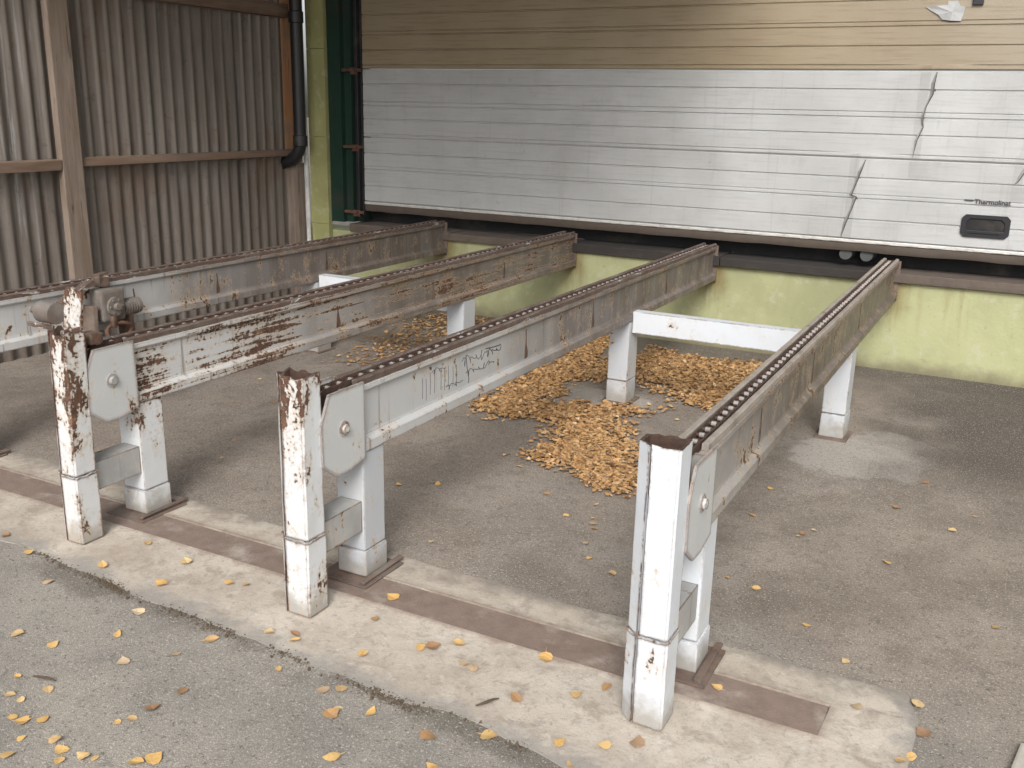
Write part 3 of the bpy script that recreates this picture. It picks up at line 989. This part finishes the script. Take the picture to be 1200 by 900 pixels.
def conveyor(xc, label, front_mat, rear_mat, beam_mat, cut, weld_ys, jag, lean, yend):
    t = empty('chain_conveyor', (xc, 4.4, 0), label, 'conveyor', 'chain conveyors running to the door')
    # --- front stop post with its lower sleeve
    pf = post_profile(xc, 2.182, .120, .088, cut, .028)
    hollow_post('front_post', front_mat, t, pf, .268, .802, jag, .010, lean=lean)
    ps = post_profile(xc, 2.179, .125, .094, cut, .028)
    bm = bmesh.new()
    prism(bm, ps, 'z', 0.0, .258, 6, jit=.0012)
    obj('post_sleeve', bm, front_mat, t)
    bm = bmesh.new()                                        # lumpy weld bead round the joint
    ring = [(x, y) for x, y in ps if True]
    n_ = len(ring)
    ptl = []
    for i in range(n_):
        a, b = ring[i], ring[(i + 1) % n_]
        k = max(1, int(math.dist(a, b) / .010))
        for j in range(k):
            ptl.append((a[0] + (b[0] - a[0]) * j / k, a[1] + (b[1] - a[1]) * j / k, .262 + random.uniform(-.003, .003)))
    ptl.append(ptl[0])
    tube(bm, ptl, [.0022 + random.uniform(0, .0022) for _ in ptl], 6)
    obj('weld_bead', bm, 'paint_bad' if front_mat != 'paint_clean' else 'paint_mid', t, smooth=True)
    # --- second post under the beam
    bm = bmesh.new()
    box(bm, xc - .060, xc + .055, 2.490, 2.612, .105, BZ0 - .003, bev=.006)
    obj('support_post', bm, rear_mat, t)
    bm = bmesh.new()
    box(bm, xc - .064, xc + .059, 2.486, 2.616, .006, .102, bev=.006, jit=.002)
    obj('support_sleeve', bm, rear_mat, t)
    bm = bmesh.new()
    box(bm, xc - .105, xc + .10, 2.43, 2.655, -.004, .0055, bev=.002, jit=.003)
    box(bm, xc + .066, xc + .088, 2.44, 2.68, .006, .018, bev=.003, jit=.003)
    obj('base_plate', bm, 'plate_rust', t)
    # --- tie channel between the two posts
    bm = bmesh.new()
    prof = [(xc - .042, .292), (xc + .046, .292), (xc + .046, .180), (xc + .036, .180), (xc + .036, .282), (xc - .042, .282)]
    prism(bm, prof, 'y', 2.276, 2.488)
    obj('tie_channel', bm, 'tie', t)
    # --- beam
    bm = bmesh.new()
    prism(bm, ibeam_profile(xc), 'y', 2.44, yend, 10, jit=.00025)
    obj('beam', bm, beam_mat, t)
    for wy in weld_ys:
        bm = bmesh.new()
        w = random.uniform(.014, .026)
        zt = BZ1 - .040 - random.uniform(0, .03)
        prof = [(wy, zt), (wy + .006, zt + .004), (wy + .010 + random.uniform(0, .006), BZ0 + .12), (wy + .012 + w * .5, BZ0 + .085),
                (wy + w, BZ0 + .060), (wy - w * .3, BZ0 + .057), (wy - .004, BZ0 + .10), (wy + .003, BZ0 + .14)]
        prism(bm, prof, 'x', xc + .0345, xc + .0373)
        obj('weld_strip', bm, 'rust', t)
    bm = bmesh.new()                                        # end plate at the wall
    box(bm, xc - .063, xc + .063, yend + .001, yend + .010, BZ0 - .012, BZ1 + .01, bev=.002)
    obj('wall_plate', bm, 'plate_rust', t)
    # --- wear rails either side of the chain
    for s in (-1, 1):
        bm = bmesh.new()
        a, b = sorted((xc + s * .027, xc + s * .0475))
        prism(bm, [(a, BZ1 + .001), (b, BZ1 + .001), (b, BZ1 + .020), (b - .004, BZ1 + .024), (a + .004, BZ1 + .024), (a, BZ1 + .020)], 'y', 2.475, yend, 40, jit=.0006)
        obj('wear_rail', bm, 'rail_pale' if beam_mat == 'paint_beam_grey' else 'rail', t)
    # --- octagonal side plates and sprocket
    for s in (1, -1):
        bm = bmesh.new()
        x = xc + s * .064
        prof = [(2.302, .722), (2.486, .722), (2.490, .455), (2.395, .436), (2.330, .438), (2.262, .490), (2.258, .632)]
        prism(bm, prof, 'x', x - .005, x + .005)
        bmesh.ops.bevel(bm, geom=[e for e in bm.edges], offset=.0015, segments=1, affect='EDGES')
        pl = obj('side_plate', bm, 'paint_plate', t)
        bm = bmesh.new()
        cyl(bm, (x + s * .005, 2.372, .592), (x + s * .009, 2.372, .592), .026, 18)
        cyl(bm, (x + s * .009, 2.372, .592), (x + s * .020, 2.372, .592), .017, 12, .014)
        obj('shaft_end', bm, 'paint_bad' if front_mat != 'paint_bad' else 'dirt_grey', pl, smooth=True)
    bm = bmesh.new()
    prof = []
    for k in range(36):
        r = .098 if k % 3 else .112
        a = 2 * math.pi * k / 36
        prof.append((2.372 + r * math.cos(a), .600 + r * math.sin(a)))
    prism(bm, prof, 'x', xc - .012, xc + .012)
    obj('sprocket', bm, 'rust_dark', t)
    # --- chain: bed strip and links
    bm = bmesh.new()
    box(bm, xc - .0265, xc + .0265, 2.45, yend, BZ1 + .0005, BZ1 + .002)
    ch = obj('chain', bm, 'rust_dark', t)
    base = world_loc(ch)
    y = 2.385
    k = 0
    while y < yend - .04:
        o = bpy.data.objects.new('link', LINK)
        C.objects.link(o)
        o.parent = ch
        o.location = Vector((xc + random.uniform(-.001, .001), y, BZ1 + .0115 + (.001 if k % 2 else 0))) - base
        k += 1
        y += LINK_P
    for a in range(1, 5):                                   # round the sprocket
        th = math.radians(90 + a * 31)
        o = bpy.data.objects.new('link', LINK)
        C.objects.link(o)
        o.parent = ch
        o.location = Vector((xc, 2.385 + .119 * math.cos(th), .600 + .119 * math.sin(th))) - base
        o.rotation_euler = (math.radians(a * 31), 0, 0)
    # --- rear leg
    bm = bmesh.new()
    box(bm, xc - .062, xc + .058, 4.955, 5.095, .128, BZ0 - .003, bev=.006)
    obj('rear_leg', bm, 'paint_leg', t)
    bm = bmesh.new()
    box(bm, xc - .064, xc + .060, 4.953, 5.098, G0, .124, bev=.006, jit=.002)
    obj('rear_leg_sleeve', bm, 'paint_leg', t)
    bm = bmesh.new()
    box(bm, xc - .085, xc + .082, 4.93, 5.12, G0 - .004, .002, bev=.002, jit=.003)
    obj('rear_base_plate', bm, 'plate_rust', t)
    return t


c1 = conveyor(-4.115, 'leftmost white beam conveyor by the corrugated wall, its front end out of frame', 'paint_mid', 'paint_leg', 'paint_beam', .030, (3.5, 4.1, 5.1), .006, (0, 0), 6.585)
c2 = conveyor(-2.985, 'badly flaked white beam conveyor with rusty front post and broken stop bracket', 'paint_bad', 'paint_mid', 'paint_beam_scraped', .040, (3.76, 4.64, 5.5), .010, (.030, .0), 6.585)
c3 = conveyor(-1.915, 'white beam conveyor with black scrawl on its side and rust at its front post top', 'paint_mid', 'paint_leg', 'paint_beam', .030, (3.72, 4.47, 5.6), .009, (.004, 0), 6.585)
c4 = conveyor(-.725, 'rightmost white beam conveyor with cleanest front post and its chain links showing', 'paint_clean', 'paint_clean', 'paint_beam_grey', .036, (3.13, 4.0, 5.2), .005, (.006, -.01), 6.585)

# scrawl on conveyor 3: loose black strokes on the web
random.seed(21)
web_x = -1.915 + .036


def stroke(pts, w):
    bm = bmesh.new()
    tube(bm, [(web_x + .0006, y, z) for y, z in pts], w * .6, 5)
    obj('scrawl', bm, 'scrawl', c3)


def wig(y0, z0, n_, dy, amp, w):
    pts = []
    for i in range(n_ * 6 + 1):
        t = i / 6
        pts.append((y0 + dy * t + .012 * math.sin(t * 5.1), z0 + amp * math.sin(t * 6.283 + .4) * (.6 + .4 * math.sin(t * 1.7)) + random.uniform(-.003, .003)))
    stroke(pts, w)


wig(3.17, .632, 5, .036, .022, .0020)
wig(3.36, .625, 4, .030, .016, .0030)
wig(3.20, .578, 7, .034, .013, .0022)
wig(3.05, .556, 3, .040, .010, .0022)
wig(2.95, .64, 3, .03, .012, .0018)
stroke([(3.20, .655), (3.21, .60), (3.225, .55), (3.22, .535)], .0026)
stroke([(3.36, .648), (3.42, .642), (3.49, .638)], .0036)

for k in range(9):
    yy = 2.88 + k * .032 + random.uniform(-.008, .008)
    stroke([(yy, .645 - random.uniform(0, .02)), (yy + .002, .60), (yy, .56 - random.uniform(0, .02))], .0012)

# broken stop bracket on top of the second conveyor's front post
bm = bmesh.new()
x0, x1 = -3.055, -2.955
za = [(-3.060, 2.300, .79), (-2.965, 2.300, .79), (-2.945, 2.302, .935), (-2.975, 2.306, .925), (-3.00, 2.306, .944), (-3.035, 2.31, .940), (-3.062, 2.310, .900)]
A = [bm.verts.new(p) for p in za]
Bv = [bm.verts.new((p[0], p[1] + .009, p[2])) for p in za]
bm.faces.new(A)
bm.faces.new(Bv)
for i in range(len(za)):
    j = (i + 1) % len(za)
    bm.faces.new((A[i], A[j], Bv[j], Bv[i]))
box(bm, -2.972, -2.962, 2.22, 2.299, .60, .80, bev=.002, jit=.004)
br = obj('stop_bracket', bm, 'paint_bad', c2, label='torn rusty bracket standing above the post')
bm = bmesh.new()
cyl(bm, (-3.135, 2.275, .845), (-3.055, 2.275, .845), .040, 18)
cyl(bm, (-3.15, 2.275, .845), (-3.135, 2.275, .845), .028, 14)
obj('roller', bm, 'grimy', br, smooth=True)
bm = bmesh.new()
cyl(bm, (-3.19, 2.275, .845), (-3.15, 2.275, .845), .013, 8)
box(bm, -3.20, -3.06, 2.255, 2.265, .785, .803, bev=.002)
obj('pin', bm, 'rail', br)
bm = bmesh.new()
box(bm, -2.995, -2.925, 2.30, 2.36, .735, .775, bev=.008, jit=.006)
box(bm, -2.985, -2.94, 2.262, 2.30, .64, .76, bev=.006, jit=.006)
obj('rust_lump', bm, 'rust', br)

# cross braces
for (a, b, z0, z1, lab) in ((-1.852, -.792, .405, .525, 'white flat cross brace between the rear legs of the two right-hand conveyors'),
                            (-4.050, -3.052, .385, .515, 'white flat cross brace between the rear legs of the two left-hand conveyors')):
    bm = bmesh.new()
    prism(bm, [(4.985, z0), (5.045, z0), (5.045, z0 + .008), (4.995, z0 + .008), (4.995, z1 - .008), (5.055, z1 - .008), (5.055, z1), (4.985, z1)], 'x', a, b, 8, jit=.001)
    o = obj('cross_brace', bm, 'paint_clean')
    tag(o, lab, 'brace', 'cross braces')

# drive unit hung on the first conveyor
dr = empty('drive_unit', (-3.99, 3.27, .42), 'small grimy drive unit hung on the side of the leftmost conveyor', 'motor')
bm = bmesh.new()
box(bm, -4.045, -3.95, 3.20, 3.34, .53, .69, bev=.014, jit=.004)
gb = obj('gearbox', bm, 'grimy', dr)
bm = bmesh.new()
cyl(bm, (-3.95, 3.27, .605), (-3.935, 3.27, .605), .048, 18)
cyl(bm, (-3.935, 3.27, .605), (-3.915, 3.27, .605), .018, 12)
for k in range(6):
    a_ = k * math.pi / 3
    cyl(bm, (-3.935, 3.27 + .036 * math.cos(a_), .605 + .036 * math.sin(a_)), (-3.929, 3.27 + .036 * math.cos(a_), .605 + .036 * math.sin(a_)), .006, 6)
obj('output_flange', bm, 'grimy', gb, smooth=True)
bm = bmesh.new()
cyl(bm, (-3.99, 3.34, .58), (-3.99, 3.45, .58), .040, 18)
for k in range(5):
    cyl(bm, (-3.99, 3.36 + k * .016, .58), (-3.99, 3.365 + k * .016, .58), .044, 18)
obj('motor_body', bm, 'grimy', dr, smooth=True)
bm = bmesh.new()
prism(bm, [(3.00, .66), (3.03, .645), (3.20, .725), (3.19, .745)], 'x', -4.03, -3.985)
box(bm, -4.045, -4.0, 3.235, 3.30, .70, .765, bev=.004, jit=.006)
obj('mounting_arm', bm, 'rail', dr)
bm = bmesh.new()
ring = [(-3.94 + .01 * math.sin(a * 2), 3.28 + .075 * math.cos(a), .475 + .045 * math.sin(a)) for a in [2 * math.pi * k / 24 for k in range(25)]]
tube(bm, ring, .010, 8)
box(bm, -3.96, -3.93, 3.24, 3.262, .50, .56, bev=.002)
obj('chain_loop', bm, 'rust', dr, smooth=True)
bm = bmesh.new()
box(bm, -4.05, -3.955, 3.36, 3.385, .38, .56, bev=.003, jit=.006)
obj('hanger_strap', bm, 'rust_dark', dr)
bm = bmesh.new()
box(bm, -4.05, -3.955, 3.15, 3.17, .40, .62, bev=.003, jit=.006)
obj('hanger_strap', bm, 'plate_rust', dr)

# pale block at the right edge of the frame
bm = bmesh.new()
vs = box(bm, .176, .44, 2.43, 2.59, G0 - .004, .012, bev=.008, jit=.004)
bmesh.ops.rotate(bm, cent=(.30, 2.5, 0), matrix=Matrix.Rotation(math.radians(-8), 3, 'Z'), verts=bm.verts)
tag(obj('concrete_block', bm, 'pale_block'), 'pale flat concrete block lying at the right edge of the concrete strip', 'block')

# ------------------------------------------------------------------ leaves
random.seed(5)


def leaf_geo(L, W, curl, fold, twist, rnd=random):
    """ovate leaf: midrib of 5 points, three either side, short stalk"""
    ts = (0, .12, .36, .62, .84, 1.0)
    wd = (0, .34, .50, .42, .22, 0)
    V = [(L * t, 0, 0) for t in ts]
    for s in (1, -1):
        for k in (1, 2, 3, 4):
            V.append((L * (ts[k] - .04 + rnd.uniform(-.03, .03)), s * W * wd[k] * rnd.uniform(.88, 1.1), 0))
    V.append((-L * .32, rnd.uniform(-.1, .1) * L, 0))
    out = []
    for (x, y, z) in V:
        u = x / L - .4
        out.append((x - L * .4, y, curl * u * u * L + fold * abs(y) + twist * u * y))
    F = []
    for o_, flip in ((6, False), (10, True)):
        q = [(0, 1, o_), (4, 5, o_ + 3)]
        for k in range(1, 4):
            q += [(k, k + 1, o_ + k), (k, o_ + k, o_ + k - 1)]
        F += [t[::-1] if flip else t for t in q]
    return out, F


def leaf_mesh(i):
    L = random.uniform(.036, .048)
    V, F = leaf_geo(L, L * random.uniform(.78, 1.05), random.uniform(-.1, .5), random.uniform(-.05, .22), random.uniform(-2, 2) * .25)
    zmin = min(v[2] for v in V)
    V = [(x, y, z - zmin + .001) for x, y, z in V]
    nb = len(V) - 1
    me = bpy.data.meshes.new('fallen_leaf')
    # stalk as a sliver with thickness
    s = V[nb]
    V = V[:nb] + [(V[0][0], .0009, V[0][2]), (V[0][0], -.0009, V[0][2]), (s[0], s[1], s[2] + .001), (V[0][0], 0, V[0][2] + .0014)]
    F = F + [(nb, nb + 2, nb + 3), (nb + 1, nb + 3, nb + 2), (nb, nb + 1, nb + 2)]
    me.from_pydata(V, [], F)
    me.materials.append(MAT['leaf'])
    return me


LEAVES = [leaf_mesh(i) for i in range(12)]
SPOTS = [(-3.04, 2.04), (-2.79, 1.93), (-2.72, 2.1), (-2.44, 2.11), (-2.36, 1.94), (-2.58, 1.66), (-2.43, 1.67), (-2.31, 1.81), (-2.17, 1.71), (-2.07, 1.82), (-2.04, 1.93), (-1.75, 1.91), (-1.53, 1.92), (-1.57, 1.89), (-1.48, 1.84), (-2.37, 1.51), (-2.24, 1.51), (-2.26, 1.44), (-1.91, 1.69), (-1.92, 1.59), (-1.93, 1.53), (-1.95, 1.50), (-2.17, 1.38), (-2.13, 1.41), (-2.11, 1.33), (-2.03, 1.37), (-1.98, 1.35), (-1.91, 1.36), (-1.88, 1.37), (-1.78, 1.41), (-1.75, 1.44), (-1.36, 1.67), (-2.49, 2.27), (-2.73, 2.31), (-1.83, 2.08), (-1.81, 2.05), (-1.58, 2.09), (-3.24, 2.09), (-2.21, 1.38), (-1.95, 1.32), (-2.08, 1.27), (-1.39, 1.87), (-2.25, 2.23), (-2.19, 2.25), (-1.91, 2.05), (-2.15, 3.39), (-2.12, 3.38), (-2.17, 3.0), (-1.83, 2.87), (-1.7, 2.43), (-1.67, 2.28), (-1.45, 2.21), (-1.42, 2.23), (-1.36, 2.29), (-1.58, 2.1), (-1.25, 2.19), (-1.29, 2.2), (-1.09, 2.35), (-1.07, 2.12), (-1.06, 1.94), (-1.2, 1.86), (-1.48, 1.81), (-1.12, 1.76), (-0.82, 1.94), (-0.88, 2.0), (-0.77, 2.05), (-0.7, 2.1), (-0.93, 2.22), (-0.87, 2.3), (-1.49, 3.36), (-1.43, 3.53), (-1.25, 3.05), (-1.13, 2.98), (-1.36, 3.34), (-1.38, 3.39), (-1.34, 3.30), (-1.66, 3.53), (-0.22, 2.56), (-0.07, 2.66), (-0.04, 2.53), (-0.08, 2.37), (-0.06, 2.41), (-0.29, 2.8), (-0.44, 2.96), (0.11, 3.26), (-0.27, 3.58), (-0.61, 3.65), (-0.60, 3.68), (-0.57, 3.74), (-0.01, 4.23), (-0.08, 4.03), (-0.31, 4.16), (-0.65, 3.13), (-0.76, 3.16), (-0.59, 2.46), (-0.83, 4.1), (-0.23, 4.54)]
for i in range(3):
    SPOTS.append((random.uniform(-3.1, -1.2), random.uniform(1.25, 1.85)))
for i in range(26):
    SPOTS.append((random.uniform(-2.8, -.8), random.uniform(2.75, 6.2)))
for i in range(16):
    SPOTS.append((random.uniform(-4.8, -3.0), random.uniform(2.75, 5.5)))
for (x, y) in SPOTS:
    if y < 1.98:
        z, lab, grp = G0 + .001, 'small yellow leaf lying on the grey asphalt before the concrete strip', 'leaves on the asphalt apron'
    elif y < 2.70 and x < -.06:
        z, lab, grp = (.001 if not (SL0 < y < SL1 and x < SLX) else -.0018), 'small yellow leaf lying on the pale concrete strip', 'leaves on the concrete strip'
    else:
        z, lab, grp = G0 + .001, 'small dry leaf lying loose on the grey bay floor', 'leaves on the bay floor'
    o = bpy.data.objects.new('fallen_leaf', random.choice(LEAVES))
    C.objects.link(o)
    o.location = (x, y, z)
    o.rotation_euler = (random.uniform(-.18, .18), random.uniform(-.18, .18), random.uniform(0, 6.283))
    s = random.uniform(.65, .95) if y < 1.55 else random.uniform(.75, 1.15) if y < 2.7 else random.uniform(.55, .9)
    o.scale = (s, s * random.uniform(.8, 1.1), s)
    tag(o, lab, 'leaf', grp)

PILE_A = [(-2.61, 4.46), (-2.63, 4.82), (-2.64, 5.53), (-2.64, 6.09), (-2.58, 6.44), (-2.17, 5.45), (-2.22, 5.15), (-2.31, 5.03), (-2.22, 4.78), (-2.0, 4.88), (-1.86, 4.92), (-1.76, 4.83), (-1.81, 4.66), (-1.7, 4.47), (-1.54, 4.27), (-1.31, 3.65), (-1.42, 3.67), (-1.55, 3.74), (-1.74, 3.87), (-1.98, 3.93), (-1.99, 4.19), (-2.01, 4.4), (-2.15, 4.54), (-2.3, 4.41), (-2.49, 4.38)]
PILE_B = [(-2.24, 6.05), (-2.19, 6.23), (-1.76, 6.23), (-1.43, 6.3), (-1.21, 6.31), (-1.05, 5.44), (-1.17, 4.85), (-1.39, 5.01), (-1.58, 5.14), (-1.78, 5.26), (-1.98, 5.45)]
PILE_C = [(-3.71, 4.84), (-4.05, 5.74), (-4.17, 6.40), (-3.83, 6.55), (-3.2, 6.43), (-3.05, 5.8), (-3.2, 5.3), (-3.45, 4.96)]
PILE_D = [(-5.2, 5.2), (-4.3, 5.3), (-4.3, 6.4), (-5.2, 6.4)]


def inside(p, poly):
    r = False
    x, y = p
    for i in range(len(poly)):
        (x1, y1), (x2, y2) = poly[i], poly[i - 1]
        if (y1 > y) != (y2 > y) and x < (x2 - x1) * (y - y1) / (y2 - y1) + x1:
            r = not r
    return r


def edist(p, poly):
    d = 9
    P = Vector(p)
    for i in range(len(poly)):
        a, b = Vector(poly[i]), Vector(poly[i - 1])
        ab = b - a
        t = max(0, min(1, (P - a).dot(ab) / ab.length_squared))
        d = min(d, (P - a - ab * t).length)
    return d


def litter(name, poly, count, hmax, label, spread=.10):
    V, F = [], []
    xs_, ys_ = [p[0] for p in poly], [p[1] for p in poly]
    made = 0
    tries = 0
    while made < count and tries < count * 30:
        tries += 1
        x = random.uniform(min(xs_) - spread, max(xs_) + spread)
        y = random.uniform(min(ys_) - spread, max(ys_) + spread)
        d = edist((x, y), poly)
        if not inside((x, y), poly):
            d = -d
        nz = mnoise.fractal(Vector((x * 3.2, y * 3.2, 7)), 1.0, 2.0, 3)
        d += .17 * nz
        dens = max(0.0, min(1.0, (d + spread * .6) / (spread * 1.1))) ** 2.0
        if random.random() > dens:
            continue
        L = random.choice((1, 1, 1, 1.35)) * random.uniform(.014, .028)
        v, f = leaf_geo(L, L * random.uniform(.7, 1.0), random.uniform(-.3, .7), random.uniform(-.15, .4), random.uniform(-.5, .5))
        v = v[:-1]
        hh = max(0, min(1, d / .22)) * hmax * (1 + .6 * nz)
        z = G0 + .004 + random.random() ** .7 * max(hh, .004)
        rot = Matrix.Rotation(random.uniform(0, 6.283), 3, 'Z') @ Matrix.Rotation(random.gauss(0, .20), 3, 'X') @ Matrix.Rotation(random.gauss(0, .20), 3, 'Y')
        if random.random() < .5:
            rot = rot @ Matrix.Rotation(math.pi, 3, 'X')
        o0 = len(V)
        pts_ = [rot @ Vector(q) for q in v]
        low = min(q.z for q in pts_)
        for q in pts_:
            V.append((x + q.x, y + q.y, z + q.z - low * (1 if hh < .01 else .6)))
        F += [tuple(o0 + k for k in t) for t in f]
        made += 1
    me = bpy.data.meshes.new(name)
    me.from_pydata(V, [], F)
    me.materials.append(MAT['pile_leaf'])
    o = bpy.data.objects.new(name, me)
    C.objects.link(o)
    o['kind'] = 'stuff'
    tag(o, label, 'leaves')
    return o


litter('leaf_drift', PILE_A, 13500, .007, 'orange-brown drift of dry leaves round the rear leg of the third conveyor', .17)
litter('leaf_drift', PILE_B, 10500, .007, 'orange-brown drift of dry leaves against the low green wall between braces', .17)
litter('leaf_drift', PILE_C, 1700, .008, 'thin scatter of dry leaves under the rear of the flaked conveyor', .25)
litter('leaf_drift', PILE_D, 900, .012, 'reddish dry leaves under the leftmost conveyor by the corrugated wall', .2)

# silt and crumbs in the joint in front of the concrete
V, F = [], []
JOINT = [(-3.07, 2.06), (-2.66, 2.0), (-2.37, 2.0), (-2.04, 1.955), (-1.76, 1.905), (-1.53, 1.92), (-1.30, 1.935), (-.95, 1.94)]
for i in range(9000):
    t = random.random() ** .9 * (len(JOINT) - 1.001)
    k = int(t)
    u = t - k
    x = JOINT[k][0] + (JOINT[k + 1][0] - JOINT[k][0]) * u
    y = JOINT[k][1] + (JOINT[k + 1][1] - JOINT[k][1]) * u
    dn = mnoise.noise(Vector((x * 4, 3, 1))) + .25
    if random.random() > max(.03, dn * 1.5 - .15):
        continue
    y = 2.276 - .055 * (x + 7) + .026 * mnoise.fractal(Vector((x * 3.1, 2.7, 0)), 1.0, 2.0, 4) + random.gauss(-.010, .013)
    x += random.gauss(0, .02)
    r = random.uniform(.001, .0042) if random.random() < .93 else random.uniform(.004, .008)
    a = random.uniform(0, 6.28)
    o0 = len(V)
    for j in range(3):
        V.append((x + r * math.cos(a + j * 2.1), y + r * math.sin(a + j * 2.1), G0 + random.uniform(-.001, .002)))
    V.append((x, y, G0 + r * random.uniform(.7, 1.5)))
    F += [(o0, o0 + 1, o0 + 3), (o0 + 1, o0 + 2, o0 + 3), (o0 + 2, o0, o0 + 3), (o0, o0 + 2, o0 + 1)]
me = bpy.data.meshes.new('joint_silt')
me.from_pydata(V, [], F)
me.materials.append(MAT['soil'])
o = bpy.data.objects.new('joint_silt', me)
C.objects.link(o)
o['kind'] = 'stuff'
tag(o, 'dark silt and crumbs in the joint before the concrete strip', 'dirt')

# twigs
for (x, y, a, L, z, lab) in ((-1.15, 2.03, .95, .075, .004, 'short dark twig lying on the concrete strip'),
                             (-2.33, 1.53, .2, .08, G0 + .004, 'thin brown twig lying on the asphalt at the left')):
    bm = bmesh.new()
    pts = [(x + math.cos(a) * L * t + .004 * math.sin(t * 5), y + math.sin(a) * L * t, z + .004 * math.sin(t * 3.1)) for t in (0, .25, .5, .75, 1)]
    tube(bm, pts, [.0022, .004, .0045, .0035, .0018], 7)
    tag(obj('fallen_twig', bm, 'twig', smooth=True), lab, 'twig', 'twigs on the ground')
